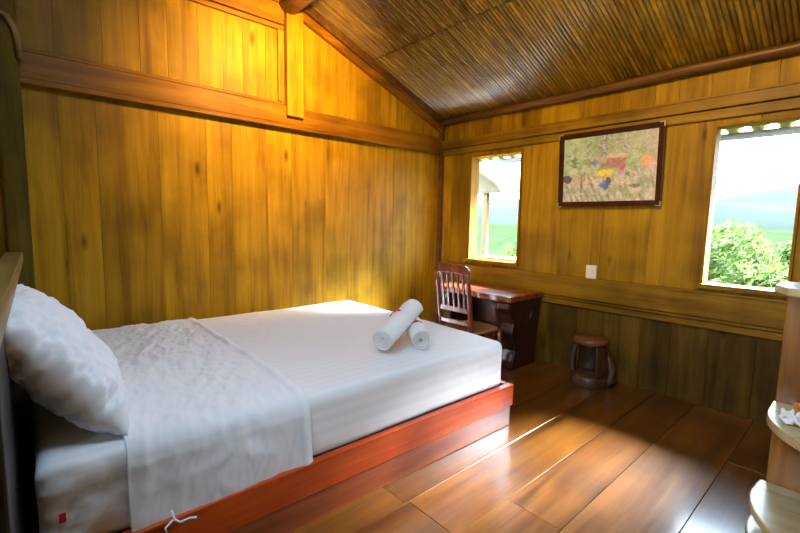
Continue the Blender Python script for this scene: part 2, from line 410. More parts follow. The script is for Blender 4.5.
# ------------------------------------------------------------------ bed
BO = Vector((1.885, -1.37, 0)); BR = math.radians(-1.2)
def bedw(x, y, z=0): return BO + Matrix.Rotation(BR, 3, 'Z') @ Vector((x, y, z))
BW, BL, ZT = 1.775, 2.28, .550
bed = empty('bed', BO, BR, 'low red-stained plank bed against the plank wall under the white mattress', 'bed')
b = MB(); b.box(.005, .048, -BL, .045, .135, .272); b.build('side_board', M_red, bed, .004)
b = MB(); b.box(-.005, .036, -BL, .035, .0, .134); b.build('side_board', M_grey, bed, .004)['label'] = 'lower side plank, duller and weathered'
b = MB(); b.box(-BW - .02, .004, .004, .045, .135, .272); b.build('foot_board', M_red, bed, .004)
b = MB(); b.box(-BW - .02, -.006, .0, .035, .0, .134); b.build('foot_board', M_red, bed, .004)
b = MB(); b.box(-BW - .02, -.006, -BL, -.0, .225, .25)
b.build('slat_base', M_headpanel, bed)
hb = box('headboard', M_headpanel, (-BW + .02, .5, -BL - .07, -BL - .035, 0, 1.02), bed, .004)
hb['label'] = 'dark headboard panel'
b = MB(); b.box(-BW + .02, .5, -BL - .095, -BL - .018, 1.02, 1.08); b.build('headboard_rail', M_head, hb, .006)
b = MB(); b.box(.42, .5, -BL - .095, -BL - .018, 0, 1.02); b.build('headboard_post', M_headpanel, hb, .006)

# mattress with rounded edges and a satin striped fitted sheet
def rounded_block(x0, x1, y0, y1, z0, z1, r, nx, ny, nz, disp):
    vs, fs, idx = [], [], {}
    def vid(i, j, k):
        if (i, j, k) in idx: return idx[(i, j, k)]
        p = Vector((x0 + (x1 - x0) * i / nx, y0 + (y1 - y0) * j / ny, z0 + (z1 - z0) * k / nz))
        q = Vector((min(max(p.x, x0 + r), x1 - r), min(max(p.y, y0 + r), y1 - r), min(max(p.z, z0 + r), z1 - r)))
        d = p - q
        nrm = d.normalized() if d.length > 1e-6 else Vector((0, 0, 1))
        if d.length > 1e-6: p = q + nrm * r
        p = p + nrm * disp(p, nrm)
        idx[(i, j, k)] = len(vs); vs.append(p); return idx[(i, j, k)]
    for i in range(nx):
        for j in range(ny):
            for k in (0, nz): fs.append((vid(i, j, k), vid(i + 1, j, k), vid(i + 1, j + 1, k), vid(i, j + 1, k)))
    for i in range(nx):
        for k in range(nz):
            for j in (0, ny): fs.append((vid(i, j, k), vid(i + 1, j, k), vid(i + 1, j, k + 1), vid(i, j, k + 1)))
    for j in range(ny):
        for k in range(nz):
            for i in (0, nx): fs.append((vid(i, j, k), vid(i, j + 1, k), vid(i, j + 1, k + 1), vid(i, j, k + 1)))
    return vs, fs
def md(p, nr):
    h = .004 * fbm(p.x * 2.2, p.y * 2.2, p.z * 2, 3)
    h += .0035 * (abs(fbm(p.x * 7 + p.y * 3, p.y * 9, p.z * 9, 4)) - .3)
    # creases pulled towards the head end of the side
    if nr.x > .5 and p.y < -1.95: h += .012 * fbm(p.y * 9 - p.z * 6, p.z * 20 + p.y * 8, 3, 3)
    if nr.z > .5: h += .010 * math.cos((p.x + BW / 2) / (BW / 2) * PI / 2) * 1.0
    return h
vs, fs = rounded_block(-BW, 0, -BL + .005, 0, .252, ZT, .045, 90, 110, 16, md)
b = MB(); b.add(vs, fs, True)
mt = b.build('mattress', M_satin); mt.location = BO; mt.rotation_euler.z = BR
tag(mt, 'thick white mattress in a striped satin fitted sheet on the red bed', 'mattress')
# small red care tag at the head end
b = MB(); b.box(.001, .006, -2.225, -2.208, .372, .402); b.build('care_tag', M_print, mt, .001)['label'] = 'small red fabric tag'

# loose top sheet: across the mattress from the wall side, over the near edge and down
Y0, Y1 = -2.045, -1.385
def sheet():
    nu, nv = 190, 120
    Ltop, Rr, drop = BW - .06, .05, .225
    arc = Rr * PI / 2
    tot = Ltop - Rr + arc + drop + .015
    vs = []
    for i in range(nu + 1):
        s = tot * i / nu
        for j in range(nv + 1):
            y = Y0 + (Y1 - Y0) * j / nv
            if s < Ltop - Rr: x = -BW + .05 + s; z = ZT + .008 + .010 * math.cos((x + BW / 2) / (BW / 2) * PI / 2); nr = Vector((0, 0, 1))
            elif s < Ltop - Rr + arc:
                q = (s - (Ltop - Rr)) / Rr
                x = -.01 - Rr + (Rr + .008) * math.sin(q) + .01; z = ZT - Rr + (Rr + .008) * math.cos(q); nr = Vector((math.sin(q), 0, math.cos(q)))
            else:
                t = s - (Ltop - Rr + arc); x = .012 + .03 * t; z = ZT - Rr - t; nr = Vector((1, 0, 0))
            t = j / nv
            ww = 1.0 - .55 * abs(2 * t - 1)
            h = .009 * (1 - abs(fbm(s * 2.6 + 3 * t, y * 4.5, 1.0, 4)) * 2) * ww
            h += .0055 * (1 - abs(fbm(s * 8 + y * 6, y * 7 - s * 3, 7.0, 3)) * 2) * ww
            hang = max(0, s - Ltop + .05)
            h += hang * .008 * math.sin(y * 17 + 2 * fbm(y * 3, s, 2, 2)) + hang * .012
            # turned hem on the foot side
            hem = math.exp(-((t - .955) / .022) ** 2); h += .017 * hem * (.6 + .6 * fbm(s * 6, 5, 1, 2))
            h = max(h, -.002)
            yy = y + .012 * fbm(s * 2.0, j * .0 + 3, 4, 3) + .010 * fbm(s * 1.1, t, 9, 2)
            if z < ZT - .2: z += .003 * math.sin(y * 11)
            vs.append(Vector((x, yy, z)) + nr * h)
    fs = [(i * (nv + 1) + j, (i + 1) * (nv + 1) + j, (i + 1) * (nv + 1) + j + 1, i * (nv + 1) + j + 1) for i in range(nu) for j in range(nv)]
    return vs, fs
b = MB(); vs, fs = sheet(); b.add(vs, fs, True)
sh = b.build('top_sheet', M_sheet); sh.location = BO; sh.rotation_euler.z = BR
so = sh.modifiers.new('s', 'SOLIDIFY'); so.thickness = .004; so.offset = 1
tag(sh, 'wrinkled loose white sheet laid across the head half and hanging over the side', 'sheet')
b = MB()
b.tube([(.035, -1.93, .30), (.055, -1.925, .275), (.062, -1.91, .262), (.07, -1.88, .268), (.072, -1.86, .262)], .004, 6)
b.tube([(.055, -1.93, .276), (.062, -1.955, .262), (.07, -1.95, .235), (.066, -1.94, .215)], .004, 6)
b.build('tie_ribbon', M_sheet, sh)

# pillow leaning on the headboard
def pillow(w, h, t, nx=90, ny=70):
    vs = []; fs = []
    for side in (1, -1):
        base = len(vs)
        for i in range(nx + 1):
            for j in range(ny + 1):
                u = -1 + 2 * i / nx; v = -1 + 2 * j / ny
                e = max(0, (1 - abs(u) ** 2.6)) ** .55 * max(0, (1 - abs(v) ** 2.6)) ** .55
                # edges pull in between the corners
                x = u * w / 2 * (1 - .07 * (1 - v * v) * abs(u)); y = v * h / 2 * (1 - .09 * (1 - u * u) * abs(v))
                z = side * t / 2 * e
                rim = (1 - e)
                wr = .016 * fbm(u * 3.3 + side * 5, v * 3.3, 2.2, 3) * e ** .3
                wr += .032 * rim * (1 - abs(fbm(u * 5 + 9, v * 6, 3 * side, 3)) * 2) * min(1, 3 * e)
                vs.append((x, y, z + side * wr))
        for i in range(nx):
            for j in range(ny):
                a = base + i * (ny + 1) + j; q = (a, a + ny + 1, a + ny + 2, a + 1)
                fs.append(q if side > 0 else tuple(reversed(q)))
    return vs, fs
vs, fs = pillow(.78, .56, .24)
b = MB(); b.add(vs, fs, True)
pw = b.build('pillow', M_pillow)
bm = bmesh.new(); bm.from_mesh(pw.data); bmesh.ops.remove_doubles(bm, verts=bm.verts, dist=.0015); bmesh.ops.recalc_face_normals(bm, faces=bm.faces); bm.to_mesh(pw.data); bm.free()
tag(pw, 'plump white pillow leaning on the headboard', 'pillow')
pw.location = (1.395, -3.56, .79)
pw.rotation_euler = (math.radians(126), math.radians(0), math.radians(-1))

# rolled towels
def towel(name, A, B, r, label, roll0=0):
    A = Vector(A); B = Vector(B); ax = (B - A); Ln = ax.length; ax.normalize()
    a = Vector((0, 0, 1)).cross(ax).normalized(); c = ax.cross(a)
    prof = []; turns = 4.2; th = r / (turns + .6)
    m = int(turns * 26)
    outer, inner = [], []
    for i in range(m + 1):
        q = 2 * PI * turns * i / m; rr = th * .35 + th * q / (2 * PI) + .006
        outer.append((rr + th * .5 - .0022, q)); inner.append((rr - th * .5 + .0022, q))
    sc = r / outer[-1][0]
    loop = [(p * sc, q + roll0) for p, q in outer] + [(p * sc, q + roll0) for p, q in reversed(inner)]
    vs = []; K = 14
    for k in range(K + 1):
        t = k / K
        sh = 1 - .05 * (1 - min(1, min(t, 1 - t) * 8)) ** 2
        for p, q in loop:
            d = p * sh * (1 + .02 * math.sin(q * 2 + k)); vs.append(A + ax * (Ln * t + (.010 * math.sin(p * 60) if k in (0, K) else 0)) + (a * math.cos(q) + c * math.sin(q)) * d)
    L_ = len(loop); fs = []
    for k in range(K):
        for i in range(L_):
            i2 = (i + 1) % L_; fs.append((k * L_ + i, k * L_ + i2, (k + 1) * L_ + i2, (k + 1) * L_ + i))
    for e in (0, K):
        for i in range(m):
            fs.append((e * L_ + i, e * L_ + i + 1, e * L_ + L_ - 2 - i, e * L_ + L_ - 1 - i))
    b = MB(); b.add([v - A for v in vs], fs, True)
    o = b.build(name, M_towel); o.location = A; tag(o, label, 'towel', 'rolled towels on the bed')
    return o, (ax, a, c, Ln)
def logo(o, fr, r, t0, ang, s=1.0):
    ax, a, c, Ln = fr; b = MB()
    def P(u, q, rr): return ax * (Ln * t0 + u) + (a * math.cos(q) + c * math.sin(q)) * rr
    # a small emblem: a ring of strokes with a bar of lettering
    def patch(u0, u1, q0, q1):
        n_ = 5; vs = []
        for i in range(n_ + 1):
            q = ang + (q0 + (q1 - q0) * i / n_) * s
            for rr in (r * 1.005, r * 1.05): vs += [P(u0 * s, q, rr), P(u1 * s, q, rr)]
        fs = []
        for i in range(n_):
            k = i * 4; fs += [(k, k + 1, k + 5, k + 4), (k + 2, k + 6, k + 7, k + 3), (k, k + 4, k + 6, k + 2), (k + 1, k + 3, k + 7, k + 5)]
        fs += [(0, 2, 3, 1), (n_ * 4, n_ * 4 + 1, n_ * 4 + 3, n_ * 4 + 2)]; b.add(vs, fs)
    patch(-.012, .012, -.22, .22); patch(-.02, -.015, -.5, .1); patch(-.006, .006, .3, .62); patch(.016, .024, -.3, .35); patch(-.010, .004, -.62, -.34)
    b.build('printed_emblem', M_print, o)
    o.children[0]['label'] = 'small red printed emblem'
zr = ZT + .012
t1, f1 = towel('rolled_towel', (1.725, -1.955, zr + .062), (1.36, -1.70, zr + .064), .062, 'rolled white towel lying flat with its far end under the other roll', 1.0)
logo(t1, f1, .062, .45, 1.5)
t2, f2 = towel('rolled_towel', (1.615, -2.155, zr + .070), (1.420, -1.735, zr + .176), .070, 'rolled white towel propped on the other, showing its round coiled end', 2.0)
logo(t2, f2, .070, .55, 1.0)

# ------------------------------------------------------------------ desk
desk = empty('desk', (.73, -.3, 0), 0, 'red-brown live-edge wooden desk on carved root legs under the small window', 'desk')
DT = Matrix.Translation((-.73, .3, 0))
out = [(.12, -.05), (1.33, -.05)] 
edge = []
for i in range(41):
    t = i / 40; x = 1.385 - t * .915
    edge.append((x, -.575 + .012 * math.sin(t * 13) + .008 * math.sin(t * 31) + .02 * t))
out = [(.47, -.012), (1.372, -.012), (1.376, -.2), (1.382, -.4)] + edge
b = MB(); b.prism(out, .620, .672, DT); b.build('table_top', M_desk, desk, .008, 3)
def root_leg(x0, x1, mirror=False):
    # profile in (y, z): a carved slab, wide on top, waisted, splayed foot
    P_ = [(-.035, .62), (-.03, .54), (-.04, .46), (-.065, .38), (-.08, .30), (-.095, .2), (-.10, .1), (-.085, 0), (-.26, 0), (-.40, 0), (-.47, 0), (-.46, .08), (-.43, .17),
          (-.455, .26), (-.50, .34), (-.475, .42), (-.50, .50), (-.545, .56), (-.55, .62)]
    b = MB(); M = DT @ Matrix(((0, 0, 1, 0), (1, 0, 0, 0), (0, 1, 0, 0), (0, 0, 0, 1)))
    b.prism(P_, x0, x1, M)
    return b
lg = root_leg(1.215, 1.36).build('leg', M_root, desk, .022, 4)
root_leg(.53, .64).build('leg', M_root, desk, .022, 4)
b = MB(); 
b.tube([DT @ Vector(p) for p in ((1.19, -.535, .60), (1.20, -.50, .52), (1.215, -.47, .44), (1.20, -.485, .36), (1.19, -.455, .28), (1.20, -.445, .18), (1.21, -.46, .05))], [.02, .022, .026, .024, .026, .024, .03], 10)
b.tube([DT @ Vector(p) for p in ((1.34, -.46, .56), (1.348, -.43, .45), (1.342, -.38, .36), (1.348, -.40, .24), (1.342, -.36, .1))], [.012, .02, .016, .02, .014], 8)
b.tube([DT @ Vector(p) for p in ((1.342, -.16, .58), (1.35, -.2, .46), (1.342, -.24, .38), (1.348, -.2, .26), (1.34, -.18, .12))], [.012, .018, .016, .018, .014], 8)
b.build('root_limb', M_root, lg)
b = MB(); b.box(.64, 1.20, -.12, -.09, .30, .619, DT); b.build('back_panel', M_root, desk, .004)

# ------------------------------------------------------------------ chair
ch = empty('chair', (1.068, -.69, 0), 0, 'glossy reddish chair with a slatted back, between the bed and desk', 'chair')
hw = .168
yb = -.215
def pole(pts, r, nm, m=M_chair, par=ch, n_=10):
    b = MB(); b.tube(pts, r, n_); return b.build(nm, m, par)
def backy(z): return yb - .07 * max(0, (z - .43)) / .5
for s in (-1, 1):
    # rear post runs up as the side of the back
    b = MB(); pts = [(s * hw, yb + .03, 0), (s * hw, yb, .25), (s * hw, backy(.43), .43), (s * hw, backy(.6), .6), (s * hw, backy(.8), .8), (s * (hw - .004), backy(.89), .89)]
    b.tube(pts, [.017, .019, .021, .020, .019, .019], 10); b.build('leg', M_chair, ch)
    b = MB(); b.tube([(s * .185, .175, 0), (s * .185, .17, .2), (s * .180, .165, .364)], [.016, .019, .021], 10); b.build('leg', M_chair, ch)
# back: crest with rounded shoulders, five slats, two cross rails
bk = MB(); pr = []
for i in range(17):
    t = -1 + 2 * i / 16; pr.append((t * (hw + .02), .948 - .035 * max(0, (abs(t) - .72) / .28) ** 2 - .004 * t * t))
lo = [(hw + .02, .88), (hw - .02, .865), (.1, .875), (0, .879), (-.1, .875), (-hw + .02, .865), (-hw - .02, .88)]
MX = Matrix(((1, 0, 0, 0), (0, 0, 1, 0), (0, 1, 0, 0), (0, 0, 0, 1)))
bk.prism([(x, z) for x, z in pr] + lo, backy(.9) - .014, backy(.9) + .014, MX)
bko = bk.build('backrest', M_chair, ch, .008, 3)
for k in range(5):
    x = -.114 + k * .057; b = MB()
    M = Matrix.Translation((x, 0, 0))
    vs = []
    for z in (.565, .88):
        y = backy(z); vs += [(x - .011, y - .007, z), (x + .011, y - .007, z), (x + .011, y + .007, z), (x - .011, y + .007, z)]
    b.add(vs, [(3, 2, 1, 0), (4, 5, 6, 7), (0, 1, 5, 4), (1, 2, 6, 5), (2, 3, 7, 6), (3, 0, 4, 7)]); b.build('slat', M_chair, bko, .003)
b = MB(); b.box(-hw, hw, backy(.57) - .010, backy(.57) + .010, .545, .59); b.build('cross_rail', M_chair, bko, .005)
b = MB(); b.box(-hw, hw, backy(.46) - .010, backy(.46) + .010, .435, .475); b.build('cross_rail', M_chair, bko, .005)
so_ = []
for i in range(40):
    q = 2 * PI * i / 40; c_, s_ = math.cos(q), math.sin(q)
    so_.append((.200 * abs(c_) ** .45 * (1 if c_ > 0 else -1), -.005 + .19 * abs(s_) ** .45 * (1 if s_ > 0 else -1)))
b = MB(); b.prism(so_, .365, .385); b.build('seat', M_seat, ch, .008, 3)
b = MB()
for s in (-1, 1): b.box(s * .175 - .01, s * .175 + .01, -.19, .16, .315, .364); b.box(s * .18 - .009, s * .18 + .009, -.19, .16, .17, .195)
b.box(-.17, .17, .150, .170, .315, .364); b.box(-.18, .18, -.215, -.195, .315, .364)
b.build('seat_frame', M_chair, ch, .004)

# ------------------------------------------------------------------ stool
st = empty('stool', (1.915, -.205, 0), math.radians(10), 'small dark carved round stool on the floor below the wooden rail', 'stool')
b = MB(); b.lathe([(.0, .335), (.122, .335), (.136, .347), (.137, .372), (.128, .384), (0, .385)], n=36); b.build('seat', M_stooltop, st)
b = MB(); b.lathe([(.0, 0), (.142, 0), (.146, .012), (.140, .075), (.128, .088), (0, .088)], n=36); b.build('base', M_stool, st)
def curved_leg(q0, q1):
    b = MB(); nz, nq = 12, 8; vs = []
    for ri in (0, 1):
        for i in range(nz + 1):
            t = i / nz; z = .085 + .252 * t
            R_ = .120 + .022 * (1 - t) + .012 * math.sin(t * PI)
            for j in range(nq + 1):
                q = q0 + (q1 - q0) * j / nq; wv = .012 * math.sin(t * 9 + q * 3); r_ = R_ - .032 * ri + wv * .3
                vs.append((r_ * math.cos(q + wv), r_ * math.sin(q + wv), z))
    A = (nz + 1) * (nq + 1); w = nq + 1; fs = []
    for i in range(nz):
        for j in range(nq):
            a = i * w + j; fs.append((a, a + 1, a + w + 1, a + w)); fs.append((A + a, A + a + w, A + a + w + 1, A + a + 1))
        fs.append((i * w, i * w + w, A + i * w + w, A + i * w)); fs.append((i * w + nq, A + i * w + nq, A + i * w + w + nq, i * w + w + nq))
    for j in range(nq):
        fs.append((j, A + j, A + j + 1, j + 1)); a = nz * w + j; fs.append((a, a + 1, A + a + 1, A + a))
    b.add(vs, fs, True); return b
for q0, q1 in ((-48, 8), (40, 150), (178, 205)):
    curved_leg(math.radians(q0 - 8), math.radians(q1 - 8)).build('leg', M_stool, st, .004)
b = MB(); b.tube([(.10, .02, .30), (.135, .03, .22), (.155, .03, .14), (.165, .02, .05), (.15, .02, 0)], [.02, .035, .04, .04, .035], 10); b.build('leg', M_stool, st)

# ------------------------------------------------------------------ painting on the wall
def painting():
    nx, nz = 200, 150; W_, H_ = .735, .53
    me = bpy.data.meshes.new('canvas'); vs = []; cols = []
    blobs = [ # u, v, ru, rv, colour
        (.47, .42, .10, .06, (.95, .72, .02)), (.52, .38, .05, .05, (.95, .45, .03)), (.54, .44, .045, .07, (.92, .75, .03)),
        (.47, .27, .045, .07, (.12, .25, .55)), (.50, .22, .035, .05, (.08, .18, .42)), (.44, .33, .03, .05, (.9, .55, .25)),
        (.665, .50, .035, .08, (.75, .08, .18)), (.67, .60, .02, .03, (.45, .2, .1)), (.655, .42, .03, .04, (.8, .3, .3)),
        (.36, .60, .05, .055, (.15, .2, .45)), (.42, .63, .03, .04, (.7, .35, .2)), (.30, .58, .03, .04, (.55, .25, .12)),
        (.90, .56, .07, .10, (.85, .45, .15)), (.96, .50, .05, .06, (.9, .5, .4)), (.05, .36, .06, .07, (.10, .07, .05)),
        (.22, .26, .015, .16, (.28, .16, .06)), (.25, .40, .02, .08, (.55, .3, .12)), (.80, .22, .06, .03, (.25, .2, .1)), (.58, .58, .13, .10, (.50, .20, .08)), (.60, .68, .12, .04, (.72, .52, .34)), (.52, .30, .03, .10, (.15, .12, .06)), (.72, .40, .03, .05, (.2, .25, .1)), (.13, .62, .05, .09, (.16, .26, .07)), (.84, .36, .04, .04, (.6, .5, .45)), (.35, .42, .03, .05, (.5, .5, .2))]
    for j in range(nz + 1):
        for i in range(nx + 1):
            u, v = i / nx, j / nz; vs.append((-W_ / 2 + W_ * u, 0, -H_ / 2 + H_ * v))
            n1 = fbm(u * 12, v * 9, 1, 5); n2 = fbm(u * 34, v * 28, 5, 4); n3 = fbm(u * 3.2, v * 3, 11, 3)
            gr = Vector((.30, .40, .10)); lg_ = Vector((.62, .72, .30)); och = Vector((.62, .48, .22)); tan = Vector((.75, .63, .40)); dk = Vector((.10, .13, .05)); ro = Vector((.62, .45, .33))
            if v > .46 + .10 * n3 + .10 * n1:
                c = gr.lerp(lg_, min(1, max(0, .5 + .9 * n1 + (.25 - u) * .6)))
                c = c.lerp(ro, min(1, max(0, (u - .42) * 1.8 + n3 + .8 * n1)) * .85); c = c.lerp(dk, min(1, max(0, (n1 + .6 * n3) * 1.9 - .18)) * .75); c = c.lerp(Vector((.85, .86, .66)), min(1, max(0, -n2 * 2.2 - .25 + n1)) * .7)
            else:
                st_ = fbm(u * 30 + v * 9, v * 5 - u * 2, 6, 4); c = och.lerp(tan, min(1, max(0, .5 + st_ * 1.8))); c = c.lerp(gr, min(1, max(0, n1 * 1.8 + n3 * .9)) * .7); c = c.lerp(dk, min(1, max(0, -st_ * 1.6 - .25)) * .6)
            for (bu, bv, ru, rv, bc) in blobs:
                d = ((u - bu) / ru) ** 2 + ((v - bv) / rv) ** 2 + n2 * .7 + n1 * .5
                if d < 1: c = c.lerp(Vector(bc), min(1, (1 - d) * 2.5))
            c = Vector((c.x * .85 + .05, c.y * .92 + .06, c.z * 1.25 + .10)) * (1 + .28 * n2)
            cols += [max(0, c.x), max(0, c.y), max(0, c.z), 1]
    w = nx + 1
    fs = [(j * w + i, j * w + i + 1, (j + 1) * w + i + 1, (j + 1) * w + i) for j in range(nz) for i in range(nx)]
    me.from_pydata(vs, [], fs); at = me.color_attributes.new('paint', 'FLOAT_COLOR', 'POINT'); at.data.foreach_set('color', cols)
    m, nt, bs = newmat('painted_canvas'); a = N(nt, 'ShaderNodeAttribute', attribute_name='paint'); nt.links.new(a.outputs['Color'], bs.inputs['Base Color'])
    bs.inputs['Roughness'].default_value = .35; bs.inputs['Coat Weight'].default_value = .3
    me.materials.append(m); return me
pt = empty('painting', (1.878, -.030, 1.757), 0, 'village landscape painting with bright figures in a dark lacquered frame', 'painting')
pt.rotation_euler = (math.radians(3.0), 0, 0)
oc = bpy.data.objects.new('canvas', painting()); COL.objects.link(oc); oc.parent = pt; oc.location = (0, -.012, 0)
FW, FH, fw = .41, .3075, .043
b = MB()
def mitre(p0, p1, q0, q1):  # a frame bar between outer and inner points, with a raised lip
    vs = []
    for (x, z) in (p0, p1, q1, q0): vs.append((x, .006, z))
    vs += [(p0[0], -.022, p0[1]), (p1[0], -.022, p1[1]), (q1[0], -.014, q1[1]), (q0[0], -.014, q0[1])]
    b.add(vs, [(0, 1, 2, 3), (7, 6, 5, 4), (0, 4, 5, 1), (1, 5, 6, 2), (2, 6, 7, 3), (3, 7, 4, 0)])
O_ = [(-FW, -FH), (FW, -FH), (FW, FH), (-FW, FH)]; I_ = [(x - fw * (1 if x > 0 else -1), z - fw * (1 if z > 0 else -1)) for x, z in O_]
for k in range(4): mitre(O_[k], O_[(k + 1) % 4], I_[k], I_[(k + 1) % 4])
fr = b.build('picture_frame', M_frame, pt, .002)
b = MB(); b.box(-FW + .01, FW - .01, -.004, .002, -FH + .01, FH - .01); b.build('backing_board', M_frame, pt)
for sx, sz in ((-1, -1), (1, -1), (1, 1), (-1, 1)):
    b = MB(); L_ = .035
    xa, xb = sorted((sx * (FW + .001), sx * (FW - L_))); za, zb = sorted((sz * (FH + .001), sz * (FH - .006)))
    b.box(xa, xb, -.0235, .004, za, zb)
    xa, xb = sorted((sx * (FW + .001), sx * (FW - .006))); za, zb = sorted((sz * (FH - .006), sz * (FH - L_))); b.box(xa, xb, -.0235, .004, za, zb)
    b.build('corner_guard', M_corner, fr)

# light switch on the rail
sw = empty('light_switch', (1.795, -.006, .832), 0, 'ivory rectangular switch plate on the wall above the rail', 'light switch')
b = MB(); b.box(-.045, .045, -.012, .004, .004, .122); b.build('switch_plate', M_plate, sw, .004, 3)
b = MB(); b.box(-.014, .014, -.017, -.011, .038, .088); b.build('rocker', M_plate, sw, .002)

# ------------------------------------------------------------------ rounded end shelf on the right
PX, PY = 3.19, -1.45
sf = empty('corner_shelf', (PX, PY, 0), 0, 'tall wooden end shelf unit with pale rounded shelves at the right edge', 'shelf')
b = MB(); b.box(0, XD - PX, 0, .03, 0, 1.062); b.build('side_panel', M_shelf, sf, .004)
def shelf_outline(x0, w, d, bul=.0):
    pts = [(x0, 0)]
    pts.append((x0 - bul, -.12))
    for i in range(1, 17):
        q = PI / 2 * i / 16
        pts.append((x0 - bul + (d - .12) * 1.25 * (1 - math.cos(q)), -.12 - (d - .12) * math.sin(q)))
    pts += [(x0 + w, -d), (x0 + w, 0)]
    return pts
for (z, th, d, bul, x0) in ((.625, .035, .50, .0, -.005), (.29, .03, .56, .01, -.02), (.17, .03, .56, .01, -.02)):
    b = MB(); b.prism(shelf_outline(x0, XD - PX - x0, d, bul), z - th, z); b.build('shelf', M_shelftop, sf, .006, 3)
b = MB(); b.prism(shelf_outline(.015, XD - PX - .015, .52, .0), 0, .14); b.build('plinth', M_shelf, sf, .004)
b = MB(); b.prism([(-.025, .04), (-.025, -.12), (.02, -.2), (.09, -.25), (XD - PX, -.25), (XD - PX, .04)], 1.064, 1.094); b.build('top_board', M_shelftop, sf, .006, 3)
# crumpled tissue and an orange tray on the middle shelf
b = MB()
vs = []; G_ = 16
for i in range(G_ + 1):
    for j in range(G_ + 1):
        u, v = i / G_ - .5, j / G_ - .5
        vs.append((u * .07 + .01 * fbm(u * 4, v * 4, 1, 2), v * .10 + .01 * fbm(u * 4, v * 4, 9, 2), .012 + .022 * abs(fbm(u * 3.5, v * 3.5, 4, 3)) * 1.6))
b.add(vs, [(i * (G_ + 1) + j, (i + 1) * (G_ + 1) + j, (i + 1) * (G_ + 1) + j + 1, i * (G_ + 1) + j + 1) for i in range(G_) for j in range(G_)], True)
ts = b.build('tissue', M_tissue); so = ts.modifiers.new('s', 'SOLIDIFY'); so.thickness = .01; so.offset = -1
ts.location = (PX + .075, PY - .20, .6255)
tag(ts, 'crumpled white tissue on the upper rounded shelf beside the orange tray', 'tissue')
tr = empty('tray', (PX + .165, PY - .105, .6255), math.radians(6), 'shallow orange wooden tray on the upper rounded shelf', 'tray')
b = MB(); b.box(-.10, .16, -.07, .07, 0, .008); b.build('tray_base', M_orange, tr, .002)
b = MB(); b.box(-.10, .16, -.07, -.06, .008, .026); b.box(-.10, .16, .06, .07, .008, .026); b.box(-.10, -.09, -.06, .06, .008, .026); b.box(.15, .16, -.06, .06, .008, .026)
b.build('rim', M_orange, tr, .002)

# ------------------------------------------------------------------ spotlight hanging from the roof, aimed at the wall along the bed
bx, by, bz = 1.15, -2.12, 2.82
AIM = (Vector((0, -1.95, 2.30)) - Vector((bx, by, bz))).normalized()
lp = empty('spotlight', (bx, by, bz), 0, 'small warm spotlight hanging from the roof above the bed', 'lamp', 'spotlights under the roof')
MQ = AIM.to_track_quat('Z', 'Y').to_matrix().to_4x4()
b = MB(); b.tube([(0, 0, .03), (0, 0, ceil_z(by) - bz + .01)], .008, 8); b.build('hanging_rod', M_frame, lp)
b = MB(); vs = []
prof = [(.02, -.10), (.034, -.09), (.04, -.03), (.062, .05), (.058, .05), (.035, -.03), (.028, -.085), (.0, -.09)]
for r_, z_ in prof:
    for k in range(24): vs.append(MQ @ Vector((r_ * math.cos(k * PI / 12), r_ * math.sin(k * PI / 12), z_)))
b.add(vs, [(i * 24 + k, i * 24 + (k + 1) % 24, (i + 1) * 24 + (k + 1) % 24, (i + 1) * 24 + k) for i in range(len(prof) - 1) for k in range(24)], True)
b.build('lamp_shade', M_frame, lp)
m, nt, bs = newmat('glowing_glass'); bs.inputs['Emission Color'].default_value = (1, .62, .22, 1); bs.inputs['Emission Strength'].default_value = 12
b = MB(); b.lathe([(0, -.03), (.018, -.028), (.026, -.015), (.028, 0), (.02, .02), (.012, .03)], n=20); b.v = [tuple(MQ @ Vector((v[0], v[1], v[2] - .02))) for v in b.v]; b.build('bulb', m, lp)
ld = bpy.data.lights.new('spotlight_lamp', 'SPOT'); ld.energy = 135; ld.color = (1, .56, .12); ld.shadow_soft_size = .04; ld.spot_size = math.radians(116); ld.spot_blend = 1
lo_ = bpy.data.objects.new('spotlight_lamp', ld); COL.objects.link(lo_); lo_.location = Vector((bx, by, bz)) + AIM * .07
lo_.rotation_euler = AIM.to_track_quat('-Z', 'Y').to_euler()

# a twin added over the open floor to brighten the window wall
s2 = copy_tree(lp); s2['label'] = 'small warm spotlight added above the open floor to brighten the window wall'
P2 = Vector((2.7, -2.3, 2.93)); s2.location = P2
A2 = (Vector((2.1, 0, 2.25)) - P2).normalized()
s2.rotation_euler = (0, 0, math.atan2(A2.y, A2.x) - math.atan2(AIM.y, AIM.x))
l2 = bpy.data.lights.new('spotlight_lamp', 'SPOT'); l2.energy = 70; l2.color = (1, .68, .22); l2.shadow_soft_size = .04; l2.spot_size = math.radians(95); l2.spot_blend = 1
lo2 = bpy.data.objects.new('spotlight_lamp', l2); COL.objects.link(lo2); lo2.location = P2 + A2 * .07; lo2.rotation_euler = A2.to_track_quat('-Z', 'Y').to_euler()

